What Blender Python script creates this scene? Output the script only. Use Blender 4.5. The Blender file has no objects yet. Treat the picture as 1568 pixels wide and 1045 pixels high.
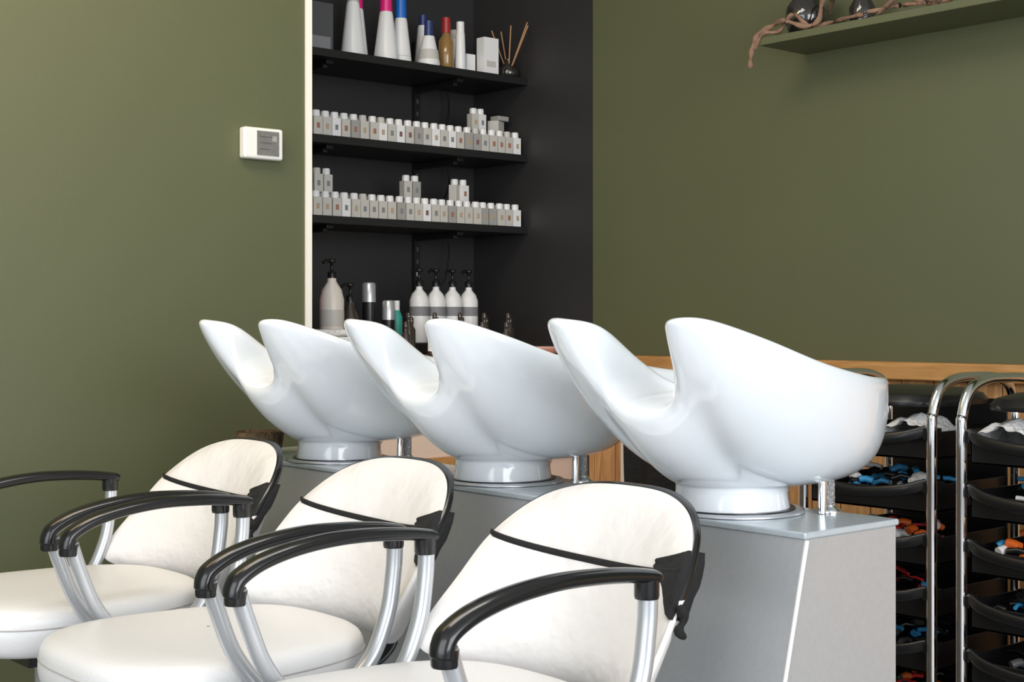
import bpy, math, random
from mathutils import Vector, Matrix
random.seed(7)
scene = bpy.context.scene
try:
    scene.view_settings.view_transform = 'Standard'
except Exception:
    pass

# ---------------------------------------------------------------- materials
def mat(name, col, rough=0.5, metal=0.0, bump=0.0, bscale=40.0, var=0.0, vscale=5.0, coat=0.0,
        trans=0.0, spec=0.5, dist=0.01):
    m = bpy.data.materials.new(name); m.use_nodes = True
    nt = m.node_tree; b = nt.nodes['Principled BSDF']
    b.inputs['Base Color'].default_value = (*col, 1)
    b.inputs['Roughness'].default_value = rough
    b.inputs['Metallic'].default_value = metal
    b.inputs['Coat Weight'].default_value = coat
    b.inputs['Coat Roughness'].default_value = 0.08
    b.inputs['Transmission Weight'].default_value = trans
    b.inputs['Specular IOR Level'].default_value = spec
    tc = nt.nodes.new('ShaderNodeTexCoord')
    if var > 0:
        n = nt.nodes.new('ShaderNodeTexNoise'); n.inputs['Scale'].default_value = vscale
        n.inputs['Detail'].default_value = 5
        nt.links.new(tc.outputs['Object'], n.inputs['Vector'])
        r = nt.nodes.new('ShaderNodeValToRGB')
        r.color_ramp.elements[0].position = 0.3; r.color_ramp.elements[1].position = 0.7
        r.color_ramp.elements[0].color = (*[max(0, c*(1-var)) for c in col], 1)
        r.color_ramp.elements[1].color = (*[min(1, c*(1+var)) for c in col], 1)
        nt.links.new(n.outputs['Fac'], r.inputs['Fac'])
        nt.links.new(r.outputs['Color'], b.inputs['Base Color'])
    if bump > 0:
        n = nt.nodes.new('ShaderNodeTexNoise'); n.inputs['Scale'].default_value = bscale
        n.inputs['Detail'].default_value = 4
        nt.links.new(tc.outputs['Object'], n.inputs['Vector'])
        bp = nt.nodes.new('ShaderNodeBump'); bp.inputs['Strength'].default_value = bump
        bp.inputs['Distance'].default_value = dist
        nt.links.new(n.outputs['Fac'], bp.inputs['Height'])
        nt.links.new(bp.outputs['Normal'], b.inputs['Normal'])
    return m

def wood(name, c1, c2, stretch=(12, 12, 1.2), rough=0.5):
    m = bpy.data.materials.new(name); m.use_nodes = True
    nt = m.node_tree; b = nt.nodes['Principled BSDF']
    b.inputs['Roughness'].default_value = rough
    tc = nt.nodes.new('ShaderNodeTexCoord')
    mp = nt.nodes.new('ShaderNodeMapping'); mp.inputs['Scale'].default_value = stretch
    n = nt.nodes.new('ShaderNodeTexNoise'); n.inputs['Scale'].default_value = 4; n.inputs['Detail'].default_value = 8
    n.inputs['Distortion'].default_value = 1.2
    r = nt.nodes.new('ShaderNodeValToRGB')
    r.color_ramp.elements[0].position = 0.35; r.color_ramp.elements[1].position = 0.65
    r.color_ramp.elements[0].color = (*c1, 1); r.color_ramp.elements[1].color = (*c2, 1)
    nt.links.new(tc.outputs['Object'], mp.inputs['Vector']); nt.links.new(mp.outputs['Vector'], n.inputs['Vector'])
    nt.links.new(n.outputs['Fac'], r.inputs['Fac']); nt.links.new(r.outputs['Color'], b.inputs['Base Color'])
    return m

M = {}
M['green'] = mat('olive_paint', (0.103, 0.112, 0.055), 0.5, bump=0.05, bscale=180, var=0.04, vscale=1.5)
M['dark'] = mat('charcoal_paint', (0.029, 0.028, 0.029), 0.45, bump=0.05, bscale=150)
M['shelf'] = mat('black_shelf', (0.010, 0.010, 0.011), 0.4)
M['white'] = mat('white_plastic', (0.85, 0.84, 0.80), 0.35)
M['trim'] = mat('trim_white', (0.90, 0.86, 0.78), 0.6)
M['ceil'] = mat('ceiling_paint', (0.75, 0.75, 0.74), 0.8)
M['floor'] = mat('grey_floor', (0.24, 0.24, 0.24), 0.45, var=0.15, vscale=3)
M['ceramic'] = mat('white_ceramic', (0.81, 0.85, 0.89), 0.13, coat=0.7, spec=0.5)
M['leather'] = mat('white_vinyl', (0.79, 0.785, 0.785), 0.33, bump=0.10, bscale=220)
M['leatherb'] = mat('white_vinyl_creased', (0.81, 0.785, 0.765), 0.38, bump=0.5, bscale=7, dist=0.035)
M['seam'] = mat('seam_thread', (0.45, 0.43, 0.42), 0.6)
M['arm'] = mat('black_arm_pad', (0.007, 0.007, 0.008), 0.20, coat=0.2)
M['silver'] = mat('silver_paint', (0.58, 0.60, 0.63), 0.30, metal=0.6)
M['chrome'] = mat('chrome', (0.82, 0.83, 0.85), 0.08, metal=1.0)
M['braid'] = mat('braided_hose', (0.60, 0.61, 0.63), 0.3, metal=1.0, bump=0.9, bscale=260)
M['console'] = mat('console_laminate', (0.485, 0.50, 0.515), 0.30, metal=0.25, bump=0.02, bscale=300, var=0.03, vscale=120)
M['consoleTop'] = mat('console_top', (0.53, 0.59, 0.63), 0.2, metal=0.15, var=0.04, vscale=60)
M['edge'] = mat('console_edge', (0.85, 0.85, 0.83), 0.3)
M['blk'] = mat('black_plastic', (0.010, 0.010, 0.011), 0.3)
M['blkcloth'] = mat('black_cloth', (0.008, 0.008, 0.009), 0.85, bump=0.5, bscale=60)
M['wood'] = wood('pine_boards', (0.44, 0.21, 0.08), (0.64, 0.36, 0.15))
M['woodcap'] = wood('pine_cap', (0.42, 0.20, 0.06), (0.58, 0.31, 0.11), stretch=(12, 1.2, 12))
M['peach'] = mat('peach_cabinet', (0.80, 0.62, 0.50), 0.5)
M['pink'] = mat('pink_tray', (0.75, 0.42, 0.36), 0.45)
M['btl'] = mat('bottle_white', (0.82, 0.82, 0.82), 0.3)
M['cream'] = mat('bottle_cream', (0.78, 0.71, 0.64), 0.35)
M['magenta'] = mat('cap_magenta', (0.75, 0.02, 0.22), 0.35)
M['blue'] = mat('cap_blue', (0.01, 0.14, 0.55), 0.35)
M['navy'] = mat('cap_navy', (0.02, 0.04, 0.16), 0.35)
M['red'] = mat('cap_red', (0.35, 0.02, 0.02), 0.35)
M['amber'] = mat('amber_liquid', (0.28, 0.16, 0.05), 0.15, coat=0.5)
M['grey'] = mat('grey_card', (0.36, 0.35, 0.33), 0.5)
M['lgrey'] = mat('light_grey_card', (0.56, 0.54, 0.50), 0.5)
M['dgrey'] = mat('dark_grey_box', (0.075, 0.075, 0.08), 0.5)
M['label'] = mat('label_print', (0.22, 0.22, 0.23), 0.6)
M['lab1'] = mat('label_rust', (0.35, 0.16, 0.10), 0.6)
M['lab2'] = mat('label_sand', (0.45, 0.34, 0.22), 0.6)
M['lab3'] = mat('label_plum', (0.20, 0.10, 0.11), 0.6)
M['brownglass'] = mat('brown_glass', (0.045, 0.032, 0.025), 0.12, coat=0.6)
M['smoke'] = mat('smoked_glass', (0.020, 0.018, 0.016), 0.06, coat=1.0)
M['teal'] = mat('teal_tube', (0.03, 0.35, 0.28), 0.35)
M['orange'] = mat('orange_plastic', (0.85, 0.16, 0.02), 0.4)
M['cyan'] = mat('blue_plastic', (0.04, 0.30, 0.60), 0.4)
M['redp'] = mat('red_plastic', (0.75, 0.03, 0.04), 0.4)
M['stick'] = mat('reed_stick', (0.50, 0.27, 0.13), 0.7)
M['rope'] = mat('driftwood', (0.24, 0.14, 0.09), 0.85, bump=0.8, bscale=60, var=0.3, vscale=20)
M['straw'] = mat('straw', (0.13, 0.085, 0.045), 0.9, bump=1.0, bscale=120, var=0.5, vscale=60)
M['lcd'] = mat('thermostat_screen', (0.24, 0.235, 0.23), 0.25, metal=0.3, var=0.12, vscale=60)
M['cloth'] = mat('white_towel', (0.80, 0.80, 0.80), 0.9, bump=0.8, bscale=120)

# ---------------------------------------------------------------- helpers
def cr(pts, n=8, closed=False):
    P = [Vector(p) for p in pts]; out = []; N = len(P)
    rng = range(N if closed else N-1)
    for i in rng:
        if closed:
            p0, p1, p2, p3 = P[(i-1) % N], P[i], P[(i+1) % N], P[(i+2) % N]
        else:
            p1, p2 = P[i], P[i+1]
            p0 = P[i-1] if i > 0 else p1*2-p2
            p3 = P[i+2] if i+2 < N else p2*2-p1
        for k in range(n):
            t = k/n
            out.append(0.5*((2*p1)+(-p0+p2)*t+(2*p0-5*p1+4*p2-p3)*t*t+(-p0+3*p1-3*p2+p3)*t**3))
    if not closed: out.append(P[-1].copy())
    return out

class MB:
    def __init__(s, *mats):
        s.v = []; s.f = []; s.m = []; s.s = []; s.mats = list(mats)
    def mi(s, k):
        if k not in s.mats: s.mats.append(k)
        return s.mats.index(k)
    def add(s, vs, fs, k, smooth=False):
        o = len(s.v); i = s.mi(k)
        s.v += [tuple(v) for v in vs]
        for f in fs:
            s.f.append([o+a for a in f]); s.m.append(i); s.s.append(smooth)
    def box(s, lo, hi, k, rot=0.0, rotx=0.0):
        x0, y0, z0 = lo; x1, y1, z1 = hi
        c = Vector(((x0+x1)/2, (y0+y1)/2, (z0+z1)/2))
        vs = [Vector(p) for p in [(x0,y0,z0),(x1,y0,z0),(x1,y1,z0),(x0,y1,z0),(x0,y0,z1),(x1,y0,z1),(x1,y1,z1),(x0,y1,z1)]]
        if rot or rotx:
            R = Matrix.Rotation(rot, 3, 'Z') @ Matrix.Rotation(rotx, 3, 'X')
            vs = [c+R@(v-c) for v in vs]
        s.add(vs, [(0,3,2,1),(4,5,6,7),(0,1,5,4),(1,2,6,5),(2,3,7,6),(3,0,4,7)], k)
    def lathe(s, c, prof, k, seg=24, smooth=True):
        vs = []; fs = []
        for r, z in prof:
            for j in range(seg):
                a = 2*math.pi*j/seg
                vs.append((c[0]+r*math.cos(a), c[1]+r*math.sin(a), c[2]+z))
        n = len(prof)
        for i in range(n-1):
            for j in range(seg):
                fs.append((i*seg+j, i*seg+(j+1) % seg, (i+1)*seg+(j+1) % seg, (i+1)*seg+j))
        s.add(vs, fs, k, smooth)
        s.add([vs[j] for j in range(seg)], [tuple(reversed(range(seg)))], k)
        s.add([vs[(n-1)*seg+j] for j in range(seg)], [tuple(range(seg))], k)
    def tube(s, pts, r, k, seg=12, ref=(0,1,0), ry=None, cap=True):
        pts = [Vector(p) for p in pts]; n = len(pts); vs = []; fs = []
        ref = Vector(ref); last = None
        for i in range(n):
            t = (pts[min(i+1, n-1)]-pts[max(i-1, 0)]).normalized()
            base = ref if abs(t.dot(ref.normalized())) < 0.97 else (last or Vector((1,0,0)))
            a = (base-t*base.dot(t)).normalized(); b = t.cross(a).normalized(); last = a
            ra = r[i] if isinstance(r, (list, tuple)) else r
            rb = (ry[i] if isinstance(ry, (list, tuple)) else ry) if ry else ra
            for j in range(seg):
                q = 2*math.pi*j/seg
                vs.append(pts[i]+a*ra*math.cos(q)+b*rb*math.sin(q))
        for i in range(n-1):
            for j in range(seg):
                fs.append((i*seg+j, i*seg+(j+1) % seg, (i+1)*seg+(j+1) % seg, (i+1)*seg+j))
        s.add(vs, fs, k, True)
        if cap:
            s.add(vs[:seg], [tuple(reversed(range(seg)))], k)
            s.add(vs[-seg:], [tuple(range(seg))], k)
    def rings(s, R, k, closed_end=False, smooth=True):
        seg = len(R[0]); vs = [p for r in R for p in r]; fs = []
        for i in range(len(R)-1):
            for j in range(seg):
                fs.append((i*seg+j, i*seg+(j+1) % seg, (i+1)*seg+(j+1) % seg, (i+1)*seg+j))
        s.add(vs, fs, k, smooth)
    def build(s, name, parent=None, loc=(0,0,0), bevel=0, sub=0, recalc=True):
        me = bpy.data.meshes.new(name)
        me.from_pydata(s.v, [], s.f)
        for k in s.mats: me.materials.append(M[k])
        for p, i, sm in zip(me.polygons, s.m, s.s):
            p.material_index = i; p.use_smooth = sm
        if recalc:
            import bmesh
            bm = bmesh.new(); bm.from_mesh(me)
            bmesh.ops.remove_doubles(bm, verts=bm.verts, dist=0.00001) if sub else None
            bmesh.ops.recalc_face_normals(bm, faces=bm.faces)
            bm.to_mesh(me); bm.free()
        ob = bpy.data.objects.new(name, me); bpy.context.collection.objects.link(ob)
        ob.location = loc
        if parent: ob.parent = parent
        if bevel:
            b = ob.modifiers.new('bevel', 'BEVEL'); b.width = bevel; b.segments = 3; b.limit_method = 'ANGLE'
            b.harden_normals = False
        if sub:
            q = ob.modifiers.new('sub', 'SUBSURF'); q.levels = sub; q.render_levels = sub
        return ob

def empty(name, loc):
    e = bpy.data.objects.new(name, None); e.empty_display_size = 0.1
    bpy.context.collection.objects.link(e); e.location = loc
    return e

def simple_box(name, lo, hi, k, bevel=0):
    b = MB(); b.box(lo, hi, k); return b.build(name, bevel=bevel)

# ---------------------------------------------------------------- room shell
YL, XR, YB, XN = 3.30, 3.19, 3.906, 2.12
H = 2.75
simple_box('floor', (-3.0, -3.0, -0.1), (XR+0.12, YB+0.12, 0.0), 'floor')
simple_box('ceiling', (-3.0, -3.0, H), (XR+0.12, YB+0.12, H+0.1), 'ceil')
simple_box('wall_left', (-3.0, YL, 0), (XN, YL+0.1, H), 'green')
simple_box('wall_right', (XR, -3.0, 0), (XR+0.12, YL, H), 'green')
simple_box('wall_side', (XR, YL, 0), (XR+0.12, YB+0.12, H), 'dark')
simple_box('wall_back', (XN-0.1, YB, 0), (XR, YB+0.12, H), 'dark')
simple_box('wall_return', (XN-0.1, YL+0.1, 0), (XN, YB, H), 'dark')
simple_box('trim_1', (XN-0.016, YL-0.006, 0), (XN+0.003, YL, H), 'trim')

# pine wainscot on the right wall
b = MB()
y = -1.0
while y < YL-0.01:
    w = min(0.095, YL-y)
    b.box((XR-0.019, y+0.0015, 0.001), (XR-0.001, y+w-0.0015, 0.855), 'wood'); y += 0.095
b.build('wainscot_panelling', bevel=0.002)
simple_box('trim_2', (XR-0.06, -1.0, 0.855), (XR, YL, 0.90), 'woodcap', bevel=0.004)

# niche counter & cabinet
b = MB()
b.box((XN+.002, YL+0.02, 0.865), (XR-.002, YB-.002, 0.90), 'woodcap')
b.box((XN+.002, YL+0.05, 0.72), (XR-.002, YL+0.07, 0.865), 'peach')
b.box((XN+.002, YL+0.05, 0.60), (XR-.002, YL+0.07, 0.712), 'peach')
b.box((XN+.002, YL+0.05, 0.05), (XR-.002, YL+0.07, 0.575), 'peach')
b.box((XN+.002, YL+0.04, 0.575), (XR-.002, YL+0.3, 0.60), 'woodcap')
b.box((XN+.002, YL+0.08, 0.0), (XR-.002, YB-.002, 0.865), 'dgrey')
b.build('niche_counter_cabinet', bevel=0.002)

b = MB()
b.box((XR-0.055, 3.085, 0.0), (XR-0.0195, 3.12, 0.80), 'trim')
b.build('trim_3')
b = MB()
vs = []; nU, nV = 24, 10
for i in range(nU+1):
    for j in range(nV+1):
        u, v = i/nU, j/nV
        vs.append((3.10+0.014*math.sin(u*16+v*1.5), 2.74+u*0.32, 0.42+v*(0.27-0.04*math.sin(u*3.1))))
fs = [(i*(nV+1)+j, (i+1)*(nV+1)+j, (i+1)*(nV+1)+j+1, i*(nV+1)+j+1) for i in range(nU) for j in range(nV)]
b.add(vs, fs, 'blkcloth', True)
b.tube([(3.10, 2.72, 0.665), (3.10, 3.10, 0.675)], 0.008, 'blk')
for yy in (2.74, 3.06): b.tube([(3.10, yy, 0.67), (XR-.0195, yy, 0.67)], 0.006, 'blk', 8)
b.build('hanging_black_towel')

# ---------------------------------------------------------------- niche shelves
TOPS = [1.828, 1.568, 1.325]
for i, z in enumerate(TOPS):
    b = MB()
    b.box((XN, 3.617, z-0.024), (XR, YB-0.018, z), 'shelf')
    for bx in (2.42, 2.93):
        b.box((bx-0.008, 3.68, z-0.045), (bx+0.008, YB-0.018, z-0.024), 'shelf')
        b.box((bx-0.012, 3.655, z-0.036), (bx+0.012, 3.70, z-0.024), 'shelf')
    b.build('product_shelf', bevel=0.0015)
b = MB()
for bx in (2.42, 2.93):
    b.box((bx-0.012, YB-0.015, 0.92), (bx+0.012, YB, 1.96), 'blk')
    for k in range(24):
        b.box((bx-0.004, YB-0.0165, 0.95+k*0.042), (bx+0.004, YB-0.0148, 0.965+k*0.042), 'lgrey' if k % 5 == 0 else 'dgrey')
b.build('shelf_upright_rails')
b = MB()
for z0, z1 in ((1.80, 1.62), (1.54, 1.40), (1.30, 1.12)):
    b.tube(cr([(3.03, 3.86, z0), (3.035, 3.85, z0-0.05), (3.01, 3.84, z1+0.03), (2.97, 3.85, z1), (2.93, 3.87, z1+0.0)], 8), 0.0028, 'blk', seg=6)
b.build('power_cable')

def colour_row(name, z, x0, n, extras):
    b = MB(); labs = ['lab1', 'lab2', 'lab3', 'label', 'lab2', 'label']
    def unit(x, y, z, rot=0.0):
        w = 0.0155; h = 0.056
        b.box((x-w, y-0.014, z), (x+w, y+0.014, z+h), random.choice(['lgrey', 'lgrey', 'btl', 'lgrey', 'grey']), rot)
        b.box((x-0.0055, y-0.0152, z+0.020), (x+0.0055, y-0.0138, z+0.036), random.choice(labs), rot)
        b.lathe((x+0.0, y, z+h), [(0.0125, 0), (0.0125, 0.016), (0.011, 0.019), (0.004, 0.0195)], 'btl' if random.random() < 0.85 else 'lgrey', 12)
    for i in range(n):
        unit(x0+i*0.0345, 3.642+random.uniform(-.003, .003), z)
        unit(x0+i*0.0345+0.012, 3.705, z)
    for (x, y, zz, r) in extras: unit(x, y, z+zz, r)
    return b.build(name, bevel=0.0012)
colour_row('hair_colour_bottle_row', TOPS[1], 2.29, 26, [(2.36,3.70,0.076,0),(3.02,3.70,0.0765,0),(3.05,3.70,0.0765,0.1),(2.33,3.70,0.0765,0)])
b = MB(); b.box((3.10,3.69,TOPS[1]+0.0775),(3.155,3.73,TOPS[1]+0.118),'lgrey',0.5); b.box((3.115,3.685,TOPS[1]+0.119),(3.165,3.725,TOPS[1]+0.135),'grey',0.1)
b.build('stacked_carton', bevel=0.002)
colour_row('hair_colour_bottle_row', TOPS[2], 2.29, 26, [(2.40,3.70,0.0765,0),(2.435,3.70,0.0765,0),(2.74,3.70,0.0765,0),(2.775,3.70,0.0765,0),(2.94,3.70,0.0765,0.5),(2.975,3.70,0.0765,0.1)])

# ---------------------------------------------------------------- bottles
def bottle(name, x, y, z, prof, body, capprof=None, cap=None, label=None, pump=None, seg=28):
    b = MB()
    b.lathe((x, y, z), prof, body, seg)
    if label:
        r0, r1, z0, z1, lm = label
        b.lathe((x, y, z), [(r0+0.0006, z0), (r1+0.0006, z1)], lm, seg)
    top = prof[-1][1]
    if capprof:
        b.lathe((x, y, z), capprof, cap, seg); top = capprof[-1][1]
    if pump:
        b.lathe((x, y, z+top), [(0.013, 0), (0.013, 0.018), (0.005, 0.02), (0.0045, 0.045), (0.012, 0.047), (0.012, 0.056), (0.003, 0.058)], pump, 14)
        b.tube([(x, y, z+top+0.052), (x-0.03, y-0.012, z+top+0.052), (x-0.042, y-0.017, z+top+0.045)], 0.0045, pump, 8)
    return b.build(name)

T = TOPS[0]
def cone(h, r0, r1): return [(r0*0.93, 0), (r0, 0.004), (r0*0.99, 0.02), (r1+0.002, h-0.01), (r1, h)]
bottle('shampoo_bottle', 2.535, 3.70, T, cone(0.175, .038, .019), 'btl', [(0.018, .175), (0.017, .235)], 'lgrey')
bottle('shampoo_bottle', 2.60, 3.77, T, cone(0.175, .035, .018), 'btl', [(0.018, .175), (0.017, .235)], 'magenta')
bottle('shampoo_bottle', 2.655, 3.69, T, cone(0.160, .039, .020), 'btl', [(0.020, .160), (0.018, .22)], 'magenta', (0.0365, .0295, 0.03, 0.085, 'lgrey'))
bottle('shampoo_bottle', 2.735, 3.72, T, cone(0.155, .035, .019), 'btl', [(0.019, .155), (0.017, .22)], 'blue', (0.0330, .0265, 0.03, 0.08, 'lgrey'))
bottle('shampoo_bottle', 2.825, 3.69, T, cone(0.105, .037, .019), 'btl', [(0.015, .105), (0.014, .155)], 'navy', (0.0355, .0300, 0.02, 0.06, 'lgrey'))
bottle('shampoo_bottle', 2.885, 3.80, T, cone(0.165, .03, .016), 'btl', [(0.014, .165), (0.013, .20)], 'navy')
bottle('hair_oil_bottle', 2.905, 3.70, T, [(0.022, 0), (0.025, .004), (0.025, .10), (0.013, .122), (0.012, .13)], 'amber', [(0.0145, .128), (0.0145, .178)], 'red')
bottle('shampoo_bottle', 2.957, 3.69, T, [(0.018, 0), (0.019, .003), (0.015, .13), (0.014, .135)], 'btl', [(0.0135, .135), (0.013, .17)], 'btl')
bottle('shampoo_bottle', 2.80, 3.82, T, cone(0.165, .03, .016), 'btl', [(0.014, .165), (0.013, .20)], 'navy')
bottle('shampoo_bottle', 3.01, 3.79, T, [(0.022, 0), (0.023, .003), (0.020, .12), (0.015, .135)], 'btl', [(0.015, .135), (0.014, .165)], 'lgrey')
b = MB(); b.box((2.35, 3.72, T), (2.475, 3.84, T+0.165), 'dgrey'); b.box((2.36, 3.719, T+0.02), (2.465, 3.7201, T+0.06), 'label'); b.build('storage_carton', bevel=0.003)
b = MB(); b.box((3.035, 3.66, T), (3.098, 3.70, T+0.128), 'btl'); b.box((3.045,3.659,T+0.03),(3.085,3.6601,T+0.05),'lgrey'); b.build('product_carton', bevel=0.0015)
b = MB(); b.box((2.985, 3.69, T), (3.022, 3.72, T+0.07), 'btl'); b.build('product_carton', bevel=0.0015)
b = MB()
b.lathe((3.145, 3.665, T), [(0.026, 0), (0.034, .006), (0.034, .03), (0.015, .05), (0.012, .053), (0.012, .065)], 'smoke', 24)
for a, tl in ((1.2, .06), (2.0, .07), (4.0, .06), (4.5, .12), (5.0, .085)):
    b.tube([(3.145, 3.665, T+.01), (3.145+(min(.02, tl*math.cos(a)*.7)), 3.665+tl*math.sin(a), T+.17)], 0.0022, 'stick', 6)
b.build('reed_diffuser')

C = 0.90
bottle('pump_bottle', 2.39, 3.60, C, [(0.034,0),(0.037,.005),(0.037,.17),(0.03,.20),(0.014,.225),(0.013,.235)], 'cream', label=(.037,.037,.09,.14,'lgrey'), pump='blk')
bottle('pump_bottle', 2.47, 3.62, C, [(0.027,0),(0.028,.005),(0.028,.12),(0.012,.155),(0.011,.165)], 'brownglass', label=(.028,.028,.05,.09,'label'), pump='blk')
bottle('spray_can', 2.54, 3.62, C, [(0.020,0),(0.021,.004),(0.021,.165)], 'blk', [(0.021,.165),(0.021,.22),(0.017,.225)], 'silver')
bottle('spray_can', 2.585, 3.58, C, [(0.019,0),(0.020,.004),(0.020,.11)], 'blk', [(0.0195,.11),(0.0195,.165),(0.016,.17)], 'silver')
bottle('hair_gel_tube', 2.63, 3.60, C, [(0.017,0),(0.018,.004),(0.018,.12),(0.010,.14)], 'teal', [(0.010,.14),(0.010,.17)], 'btl')
b = MB(); b.box((2.71, 3.60, C), (3.02, 3.71, C+0.035), 'blk'); b.box((2.72,3.61,C+0.035),(3.01,3.70,C+0.037),'dgrey'); b.build('bottle_riser', bevel=0.002)
for x in (2.76, 2.828, 2.896, 2.964):
    bottle('pump_bottle', x, 3.655, C+0.038, [(0.029,0),(0.031,.005),(0.031,.135),(0.024,.155),(0.011,.17),(0.010,.18)], 'btl', label=(.031,.031,.085,.115,'label'), pump='blk')
b = MB()
for i in range(15):
    x = 2.54+i*0.033; yy = 3.43+0.06*((i*7) % 3)/2; h = 0.065+0.014*((i*5) % 3)
    b.lathe((x, yy, C), [(0.012,0),(0.013,.003),(0.013,h),(0.006,h+.012),(0.006,h+.018),(0.007,h+.02),(0.007,h+.035),(0.003,h+.04)], 'brownglass', 14)
    if i % 4 == 3: b.lathe((x, yy, C), [(0.0136,.015),(0.0136,h-.012)], 'btl', 14)
b.build('serum_bottle_group')
b = MB()
for k in range(4):
    b.box((2.20-0.004*k, 3.39, C+k*0.021), (2.345+0.004*(k % 2), 3.50, C+k*0.021+0.019), 'cloth')
b.build('folded_towel_stack', bevel=0.007)
bottle('hairspray_bottle', 2.335, 3.66, C, [(0.017,0),(0.018,.004),(0.018,.14)], 'lab3', [(0.017,.14),(0.017,.19),(.01,.2)], 'magenta')
b = MB()
b.lathe((3.07, 3.43, C), [(0.045,0),(0.07,.006),(0.085,.02),(0.087,.024),(0.083,.024),(0.066,.010),(0.02,.009)], 'pink', 32)
b.build('pink_dish')

# ---------------------------------------------------------------- thermostat
b = MB()
b.box((1.900, YL-0.030, 1.432), (2.018, YL, 1.515), 'white')
th = b.build('thermostat', bevel=0.007)
b2 = MB()
b2.box((1.937, YL-0.0325, 1.442), (2.003, YL-0.0295, 1.506), 'lcd')
for zz in (1.458, 1.474, 1.490):
    b2.box((1.945, YL-0.0332, zz), (1.975+.3*(zz-1.458), YL-0.0324, zz+.0014), 'dgrey')
b2.box((1.982, YL-0.0332, 1.480), (1.996, YL-0.0324, 1.494), 'grey')
b2.build('thermostat_display', parent=th)

# ---------------------------------------------------------------- green shelf with vases on right wall
b = MB()
b.box((2.99, 0.55, 1.742), (XR, 2.456, 1.762), 'green'); b.build('vase_shelf', bevel=0.002)
b = MB()
b.lathe((3.08, 2.37, 1.762), [(0.028,0),(0.045,.012),(0.056,.045),(0.052,.08),(0.030,.11),(0.028,.125),(0.034,.135)], 'smoke', 32); b.build('glass_vase')
b = MB()
b.lathe((3.08, 2.19, 1.762), [(0.026,0),(0.032,.01),(0.034,.05),(0.018,.08),(0.018,.10),(.024,.11)], 'smoke', 32); b.build('glass_vase')
b = MB()
P = cr([(2.982,2.478,1.685),(2.978,2.474,1.71),(2.982,2.468,1.745),(2.985,2.45,1.775),(3.00,2.42,1.79),(2.99,2.37,1.795),(3.01,2.32,1.775),(3.015,2.28,1.785),(3.04,2.285,1.84),(3.09,2.29,1.865),(3.13,2.33,1.83)],8)
b.tube(P, [0.0065+0.0018*math.sin(i*.7) for i in range(len(P))], 'rope', 10)
P = cr([(2.984,2.466,1.735),(2.99,2.44,1.772),(3.005,2.40,1.774),(3.0,2.35,1.81),(3.02,2.31,1.775),(3.03,2.24,1.778),(3.0,2.16,1.774),(3.02,2.05,1.785),(3.0,1.95,1.774),(3.03,1.88,1.80)],8)
b.tube(P, [0.0055+0.0015*math.sin(i*.9) for i in range(len(P))], 'rope', 8)
b.tube(cr([(3.02,2.10,1.775),(3.0,2.02,1.80),(3.03,1.95,1.775),(3.0,1.86,1.775)],8), 0.006, 'rope', 8)
b.build('driftwood_garland')

# ---------------------------------------------------------------- wash console
b = MB()
y0, y1 = 1.27, 2.97
zt = 0.70
def xf(z): return 1.65-(zt-z)*0.255
vs = [(xf(0),y0,0),(1.873,y0,0),(1.873,y1,0),(xf(0),y1,0),(1.65,y0,zt-0.010),(1.873,y0,zt-0.010),(1.873,y1,zt-0.010),(1.65,y1,zt-0.010)]
b.add(vs, [(0,3,2,1),(4,5,6,7),(0,1,5,4),(1,2,6,5),(2,3,7,6),(3,0,4,7)], 'console')
cab = empty('wash_station_console', (0,0,0))
b.build('console_body', parent=cab, bevel=0.002)
b = MB(); b.box((1.646, y0-0.003, zt-0.010), (1.877, y1, zt), 'consoleTop'); b.build('console_worktop', parent=cab, bevel=0.003)
b = MB()
b.tube([(1.652,y0-0.001,zt-0.012),(xf(0)+0.002,y0-0.001,0.0)], 0.0035, 'edge', 8)
b.build('console_corner_profile', parent=cab)

# ---------------------------------------------------------------- basins
rimO = [(-.088,0,.192),(-.104,.042,.198),(-.150,.066,.236),(-.222,.076,.288),(-.272,.112,.299),(-.250,.164,.298),(-.16,.202,.270),(-.05,.222,.234),(.07,.214,.212),(.17,.178,.205),(.230,.126,.203),(.251,.062,.203),(.253,0,.203)]
hull = [(-.262,0,.270),(-.263,.042,.273),(-.266,.070,.280),(-.272,.090,.291)] + rimO[4:]
rimI = [(-.062,0,.184),(-.078,.046,.190),(-.112,.088,.222),(-.166,.106,.266),(-.200,.124,.284),(-.188,.143,.281),(-.130,.168,.254),(-.045,.190,.220),(.06,.184,.200),(.150,.152,.193),(.206,.106,.191),(.224,.052,.191),(.226,0,.191)]
def full(c):
    return c + [(x,-y,z) for x,y,z in reversed(c[1:-1])]
def sstep(a, b_, x):
    t = max(0, min(1, (x-a)/(b_-a))); return t*t*(3-2*t)
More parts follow.
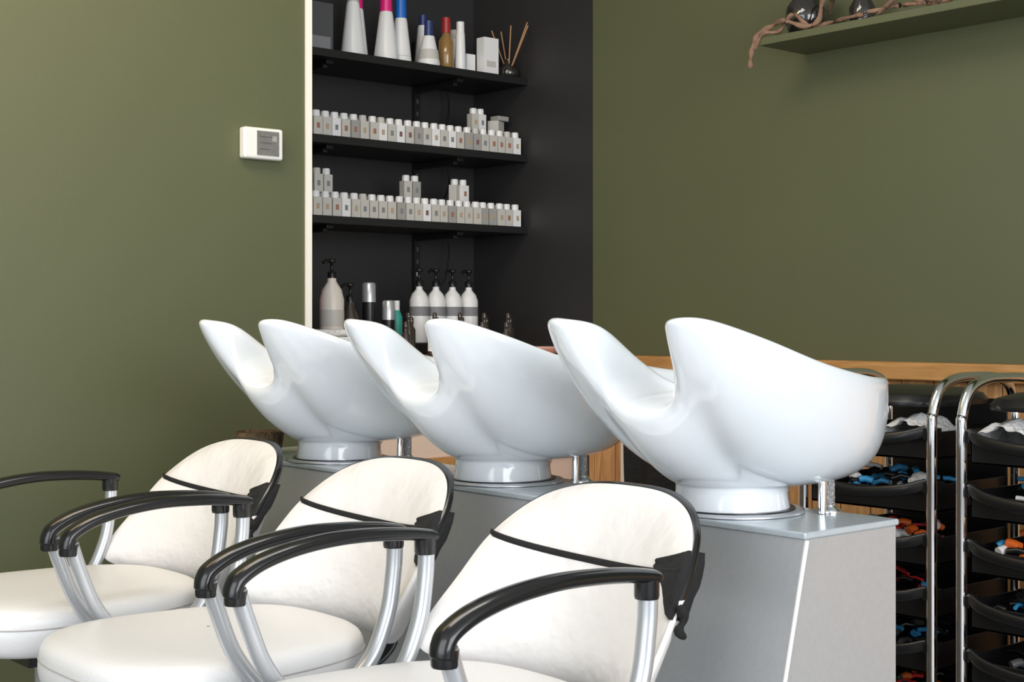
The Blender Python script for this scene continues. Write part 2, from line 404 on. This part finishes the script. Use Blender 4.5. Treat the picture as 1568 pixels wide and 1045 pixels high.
def build_basin(loc):
    root = empty('shampoo_basin', loc)
    NS = 4
    O = cr(full(rimO), NS, True); I = cr(full(rimI), NS, True); S = cr(full(hull), NS, True); N = len(O)
    Bs = []; ns = []; ff = []
    half = len(rimO)-1
    for j in range(N):
        p = j/NS
        q = p if p <= half else 2*half-p
        sgn = 1 if p <= half else -1
        a = math.pi*q/half
        Bs.append(Vector((-0.090*math.cos(a), sgn*0.085*math.sin(a), 0.044)))
        f = q/half; ff.append(f)
        ns.append(1.27+2.5*sstep(0.34, 0.95, f))
    R = []
    for r, z in ((1.06, 0.0), (1.075, 0.004), (1.035, 0.018)):
        R.append([Vector((v.x*r, v.y*r, z)) for v in Bs])
    K = 16
    for i in range(K+1):
        s = i/K; a = s*math.pi/2; ring = []
        w = sstep(0.50, 1.0, s)
        for j in range(N):
            e = 2/ns[j]
            hh = math.sin(a)**e if a > 0 else 0.0
            vv = 1-max(0.0, math.cos(a))**e
            Bp, Op = Bs[j], S[j]
            p = Vector((Bp.x+(Op.x-Bp.x)*hh, Bp.y+(Op.y-Bp.y)*hh, Bp.z+(Op.z-Bp.z)*vv))
            p.x -= 0.022*math.sin(math.pi*min(1, s*1.15))**1.5*(1-sstep(0.0, 0.33, ff[j])) if s*1.15 < 1 else 0
            ring.append(p+(O[j]-S[j])*w)
        R.append(ring)
    for t, up in ((0.08, .009), (0.35, .013), (0.75, .009)):
        R.append([O[j].lerp(I[j], t)+Vector((0,0,up)) for j in range(N)])
    for i in range(0, 9):
        a = (1-i/8)*math.pi/2; ring = []
        for j in range(N):
            q = j/NS; f = q if q <= half else 2*half-q
            an = math.pi*f/half; sgn = 1 if q <= half else -1
            Bp = Vector((0.03-0.03*math.cos(an), sgn*0.03*math.sin(an), 0.075))
            hh = math.sin(a)**0.9 if a > 0 else 0; vv = 1-math.cos(a)**0.9
            ring.append(Vector((Bp.x+(I[j].x-Bp.x)*hh, Bp.y+(I[j].y-Bp.y)*hh, 0.075+(I[j].z-0.075)*vv)))
        R.append(ring)
    b = MB(); b.rings(R, 'ceramic'); b.build('bowl', parent=root, sub=1)
    b = MB(); b.lathe((0.03,0,0.0745), [(0.034,0),(0.032,.003),(0.012,.002)], 'chrome', 20); b.build('drain', parent=root)
    b = MB()
    b.lathe((0,0,0.0), [(0.116,0.0004),(0.116,.004),(0.110,.005),(0.09,.005)], 'silver', 48)
    b.lathe((0,0,0.005), [(0.101,0),(0.101,.002)], 'blk', 48)
    b.build('base_gasket', parent=root)
    b = MB()
    b.lathe((0.098,-0.118,0), [(0.02,0),(0.02,.004),(0.013,.006),(0.010,.012)], 'chrome', 20)
    b.tube(cr([(0.098,-0.118,0.005),(0.099,-0.116,0.06),(0.104,-0.108,0.11),(0.11,-0.10,0.15)],5), 0.009, 'braid', 12)
    b.tube(cr([(0.074,-0.122,0.0),(0.078,-0.12,0.05),(0.088,-0.112,0.10),(0.10,-0.10,0.14)],5), 0.007, 'chrome', 10)
    b.build('mixer_hoses', parent=root)
for yc in (1.50, 2.065, 2.618):
    build_basin((1.758, yc, zt+0.0005))

b = MB()
b.lathe((1.70, 2.86, zt), [(0.035,0),(0.05,.008),(0.055,.03),(0.057,.05),(0.052,.052),(0.045,.02),(0.02,.012)], 'straw', 24)
b.build('woven_basket')

# ---------------------------------------------------------------- chairs
CX = 1.15
bk = [(0,.757),(.09,.752),(.160,.727),(.205,.676),(.222,.610),(.232,.540),(.212,.498),(.11,.470),(0,.460)]
bkf = [(y,0,z) for y,z in bk] + [(-y,0,z) for y,z in reversed(bk[1:-1])]
BO = cr(bkf, 6, True)
ZC = 0.60
def back_base(y, z): return 0.332-max(1.0, 2.3+8*(ZC-z))*y*y+0.28*(z-ZC)
tab = sorted([(math.atan2(p.z-ZC, p.x), math.hypot(p.x, p.z-ZC)) for p in BO])
def rho(y, z):
    a = math.atan2(z-ZC, y); r = math.hypot(y, z-ZC)
    T2 = [(tab[-1][0]-2*math.pi, tab[-1][1])]+tab+[(tab[0][0]+2*math.pi, tab[0][1])]
    for (a0, r0), (a1, r1) in zip(T2, T2[1:]):
        if a0 <= a <= a1: return r/(r0+(r1-r0)*(a-a0)/max(1e-9, a1-a0))
    return r/tab[0][1]
def ffront(y, z, off=0.0):
    q = min(1, rho(y, z))
    return Vector((back_base(y, z)-0.036*(1-q**3.2)**0.6-off, y, z))
AW = 0.233
def build_chair(loc, seed):
    rnd = random.Random(seed)
    root = empty('salon_wash_chair', loc)
    R = []; seg = 64
    prof = [(.02,.415),(.80,.415),(.93,.420),(.985,.434),(1.0,.455),(.999,.468),(.990,.4735),(.993,.479),(.982,.492),(.945,.504),(.82,.511),(.5,.514),(.2,.514),(.01,.514)]
    def seatpt(s, z, a):
        c, sn = math.cos(a), math.sin(a)
        ex = 2/2.9
        x = 0.243*abs(c)**ex*(1 if c > 0 else -1); y = 0.218*abs(sn)**ex*(1 if sn > 0 else -1)
        y *= 1-0.12*(x/0.262)
        return Vector((-0.026+x*s, y*s, z))
    for s, z in prof:
        R.append([seatpt(s, z, 2*math.pi*j/seg) for j in range(seg)])
    b = MB(); b.rings(R, 'leather'); b.build('seat_cushion', parent=root, sub=1)
    b = MB()
    pts = [seatpt(.994, .4735, 2*math.pi*j/96) for j in range(97)]
    b.tube(pts, 0.0014, 'seam', 6, ref=(0,0,1))
    b.build('seat_seam', parent=root)
    front = []; rear = []
    for k in range(12):
        q = k/11; q = q**0.8
        fr = []; rr = []
        for p in BO:
            y = p.x*q; z = ZC+(p.z-ZC)*q
            bx = back_base(y, z)
            fr.append(Vector((bx-0.036*(1-q**3.2)**0.6, y, z)))
            y2, z2 = y*1.016, ZC+(z-ZC)*1.016
            rr.append(Vector((back_base(y2, z2)+0.013+0.016*(1-q**4)**0.5, y2, z2)))
        front.append(fr); rear.append(rr)
    b = MB(); b.rings(front, 'leatherb'); b.build('backrest_cushion', parent=root, sub=1)
    mid = [Vector((p.x+0.004, p.y*1.016, ZC+(p.z-ZC)*1.016)) for p in front[-1]]
    b = MB(); b.rings([front[-1], mid] + list(reversed(rear)), 'arm')
    wi = b.mi('leatherb')
    for fi, f in enumerate(b.f):
        if sum(b.v[a][2] for a in f)/len(f) < 0.628: b.m[fi] = wi
    b.build('backrest_shell', parent=root)
    b = MB()
    pts = []
    for i in range(41):
        y = -0.20+0.405*i/40
        z = 0.650+0.35*(y+0.02)**2*1.4
        pts.append(ffront(y, z, 0.0008))
    b.tube(pts, 0.0055, 'blkcloth', 8, ref=(0,0,1), ry=0.0024)
    n1 = 12; vs = []; nj = 7
    for i in range(n1+1):
        u = i/n1
        for j in range(nj):
            v = j/(nj-1)
            z = 0.674+0.018*u-(0.010+0.070*u**1.2)*v
            yy = 0.10
            while rho(-yy, z) < 0.995: yy += 0.002
            y = -(0.135+(yy-0.135)*u)
            vs.append(ffront(y, z, 0.003+0.0015*math.sin(7*u+1.3*j)))
    for step in (1, 2):
        for j in range(nj):
            v = vs[n1*nj+j]
            vs.append(Vector((v.x+0.014*step, v.y-0.005, v.z-0.003*step)))
    fs = [(i*nj+j, (i+1)*nj+j, (i+1)*nj+j+1, i*nj+j+1) for i in range(n1+2) for j in range(nj-1)]
    b.add(vs, fs, 'blkcloth', True)
    kx, ky, kz = vs[(n1+1)*nj+nj-1]
    b.tube(cr([(kx,ky,kz+.02),(kx+.004,ky-.006,kz+.004),(kx-.004,ky-.004,kz-.012),(kx+.006,ky-.006,kz-.022)],4), [0.004,.006,.008,.008,.006,.005,.004,.006,.007,.007,.006,.005,.003], 'blkcloth', 8)
    b.build('cover_strap', parent=root)
    for nm, sy in (('left', AW), ('right', -AW)):
        b = MB()
        loop = cr([(-.154,sy,.632),(-.138,sy,.585),(-.110,sy,.520),(-.060,sy,.462),(.0,sy*.99,.436),(.07,sy*.99,.440),(.125,sy,.478),(.158,sy,.545),(.170,sy,.61),(.173,sy,.662)], 8)
        b.tube(loop, 0.0145, 'silver', 16, ref=(0,1,0), ry=0.0120)
        for fx in (-0.02, 0.08):
            b.box((fx-.015, min(sy*.97,sy*.6), .404), (fx+.015, max(sy*.97,sy*.6), .415), 'silver')
            b.lathe((fx, sy*.985, .402), [(0.012,0),(0.012,.035)], 'silver', 12)
        b.build('arm_tube_'+nm, parent=root)
        b = MB()
        pp = cr([(-.162,sy,.622),(-.160,sy,.636),(-.150,sy,.650),(-.115,sy,.667),(-.06,sy,.680),(.01,sy,.687),(.08,sy,.686),(.14,sy,.681),(.186,sy,.674)], 8)
        n = len(pp)
        rw = [0.0185-0.002*abs(i/n-.5) for i in range(n)]; rh = [0.0125-0.003*(i/n) for i in range(n)]
        rw[0] *= .9; rh[0] *= .9; rw[-1] *= .85; rh[-1] *= .85
        b.tube(pp, rw, 'arm', 20, ref=(0,1,0), ry=rh)
        b.lathe((.170, sy, .648), [(0.0155,0),(0.0165,.004),(0.0165,.028)], 'arm', 20)
        b.lathe((-.157, sy, .612), [(0.0155,0),(0.0165,.003),(0.0165,.02)], 'arm', 20)
        b.build('arm_pad_'+nm, parent=root)
    b = MB()
    b.tube(cr([(.12,0,.395),(.25,0,.395),(.325,0,.43),(.336,0,.50),(.350,0,.58)],8), 0.022, 'arm', 14, ry=0.010)
    b.box((-.16,-.15,.395),(.13,.15,.414),'arm')
    b.lathe((-.04,0,.0), [(0.22,0),(0.22,.008),(0.19,.020),(0.06,.032),(0.038,.045),(0.034,.05),(0.034,.28),(0.045,.285),(0.045,.40)], 'silver', 40)
    b.build('base_frame', parent=root)
for i, yc in enumerate((1.50, 2.048, 2.592)):
    build_chair((CX, yc, 0), i)

# ---------------------------------------------------------------- trolleys
def build_trolley(loc, seed, cy0, cy1):
    rnd = random.Random(seed)
    root = empty('salon_trolley', loc)
    b = MB()
    for sy in (-.165, .165):
        b.tube(cr([(0,sy,.06),(0,sy,.4),(0,sy,.76),(.004,sy,.81),(.03,sy,.860),(.09,sy,.881),(.17,sy,.884),(.25,sy,.880),(.305,sy,.860),(.328,sy,.81),(.33,sy,.76),(.33,sy,.4),(.33,sy,.06)], 8), 0.011, 'chrome', 14, ref=(0,1,0))
    for x in (0, .33):
        b.tube([(x,-.165,.075),(x,.165,.075)], 0.009, 'chrome', 10, ref=(0,0,1))
    b.build('frame_tubes', parent=root)
    b = MB()
    R = []
    for s, z in ((.02,.822),(1,.822),(1.0,.832),(.93,.846),(.7,.857),(.3,.862),(.02,.863)):
        ring = []
        for j in range(32):
            a = 2*math.pi*j/32; c, sn = math.cos(a), math.sin(a)
            ring.append(Vector((.165+.155*s*abs(c)**.6*(1 if c>0 else -1), .150*s*abs(sn)**.6*(1 if sn>0 else -1), z)))
        R.append(ring)
    b.rings(R, 'blk')
    for zz in (.770,.658,.546,.434,.322,.21,.10):
        z0 = zz-.058
        b.box((.01,-.15,z0),(.32,.15,z0+.006),'blk')
        for (lo,hi) in (((.01,-.15,z0),(.016,.15,zz-.01)),((.314,-.15,z0),(.32,.15,zz)),((.01,-.15,z0),(.32,-.145,zz)),((.01,.145,z0),(.32,.15,zz))):
            b.box(lo,hi,'blk')
        b.tube(cr([(.005,-.150,zz+.004),(-.018,-.10,zz-.010),(-.030,0,zz-.020),(-.018,.10,zz-.010),(.005,.150,zz+.004)],6), 0.013, 'blk', 10, ref=(0,0,1), ry=.007)
        for sy in (-.165,.165):
            b.box((-.004,min(sy*1.02,sy*.88),zz-.014),(.033,max(sy*1.02,sy*.88),zz+.010),'blk')
    b.box((.322,-.15,.08),(.326,.15,.83),'blk')
    b.build('drawer_stack', parent=root, bevel=0.0015)
    b = MB()
    sets = [('cyan','blk','cyan','btl','blk'),('orange','cyan','btl','orange','blk','redp'),('redp','cyan','blk','blk'),('cyan','blk','dgrey','blk'),('redp','teal','blk','orange')]
    for zz, cols in zip((.658,.546,.434,.322,.21), sets):
        for k in range(34):
            c = cols[k % len(cols)]
            x = rnd.uniform(.035,.20); yv = rnd.uniform(-.11,.11); z = zz-.022+rnd.uniform(0,.036)
            a = rnd.uniform(0, math.pi); l = rnd.uniform(.02,.05); r = rnd.uniform(.004,.009)
            if c in ('orange','btl'): r *= 1.3
            if c == 'redp': r *= .6; l *= 1.3
            dx, dy = math.cos(a)*l*.35, math.sin(a)*l*.5
            b.tube([(x-dx,yv-dy,z),(x,yv,z+.004),(x+dx,yv+dy,z+rnd.uniform(-.006,.006))], r, c, 10, ref=(0,0,1))
    b.build('drawer_contents', parent=root)
    b = MB()
    vs = []; nu, nv = 30, 14
    for i in range(nu+1):
        for j in range(nv+1):
            u, v = i/nu, j/nv
            x = .016+.15*v; y = cy0+(cy1-cy0)*u
            z = .762+.036*math.sin(math.pi*u)**.4*math.sin(math.pi*min(1,.12+v*.88))**.4*(1+.2*math.sin(u*15+v*5)+.12*math.sin(v*17+u*5)) if 0 < u < 1 and v < 1 else .745
            vs.append((x+.004*math.sin(u*31), y, z))
    fs = [(i*(nv+1)+j,(i+1)*(nv+1)+j,(i+1)*(nv+1)+j+1,i*(nv+1)+j+1) for i in range(nu) for j in range(nv)]
    b.add(vs, fs, 'cloth', True)
    b.build('crumpled_towel', parent=root)
    b = MB()
    for x in (0,.33):
        for sy in (-.165,.165):
            b.lathe((x,sy,.045), [(0.01,0),(0.01,.02)], 'chrome', 10)
            b.tube([(x,sy-.01,.025),(x,sy+.01,.025)], .025, 'blk', 18, ref=(0,0,1))
    b.build('casters', parent=root)
build_trolley((2.60, 1.842, 0), 3, -.14, -.03)
build_trolley((2.60, 1.443, 0), 5, .03, .145)

# ---------------------------------------------------------------- lights
def area(name, loc, target, sx, sy, e, col):
    l = bpy.data.lights.new(name, 'AREA'); l.shape = 'RECTANGLE'; l.size = sx; l.size_y = sy
    l.energy = e; l.color = col
    o = bpy.data.objects.new(name, l); bpy.context.collection.objects.link(o)
    o.location = loc
    o.rotation_euler = (Vector(target)-Vector(loc)).to_track_quat('-Z', 'Y').to_euler()
    return o
area('window_light', (0.6, -2.6, 1.6), (1.6, 2.5, 0.9), 3.4, 2.2, 146, (0.955, 0.978, 1.0))
area('shopfront_light', (-2.6, 0.8, 1.5), (1.8, 2.0, 0.7), 3.0, 2.4, 72, (0.95, 0.975, 1.0))
area('ceiling_lamp', (1.2, 1.9, 2.7), (1.3, 2.3, 0), 1.2, 0.6, 16, (1.0, 0.96, 0.90))
area('ceiling_lamp', (0.6, 2.6, 2.65), (1.1, 3.6, 1.7), 1.4, 0.3, 20, (1.0, 0.74, 0.42))
w = bpy.data.worlds.new('world'); scene.world = w; w.use_nodes = True
bg = w.node_tree.nodes['Background']; bg.inputs[0].default_value = (0.87, 0.93, 1.0, 1); bg.inputs[1].default_value = 0.70

# ---------------------------------------------------------------- camera
cam = bpy.data.cameras.new('camera'); cam.sensor_width = 36; cam.lens = 50.14
cam.shift_y = -0.0175
co = bpy.data.objects.new('camera', cam); bpy.context.collection.objects.link(co)
co.location = (0, 0, 1.0)
co.rotation_euler = (math.radians(90), 0, -math.atan2(0.653, 0.757))
scene.camera = co
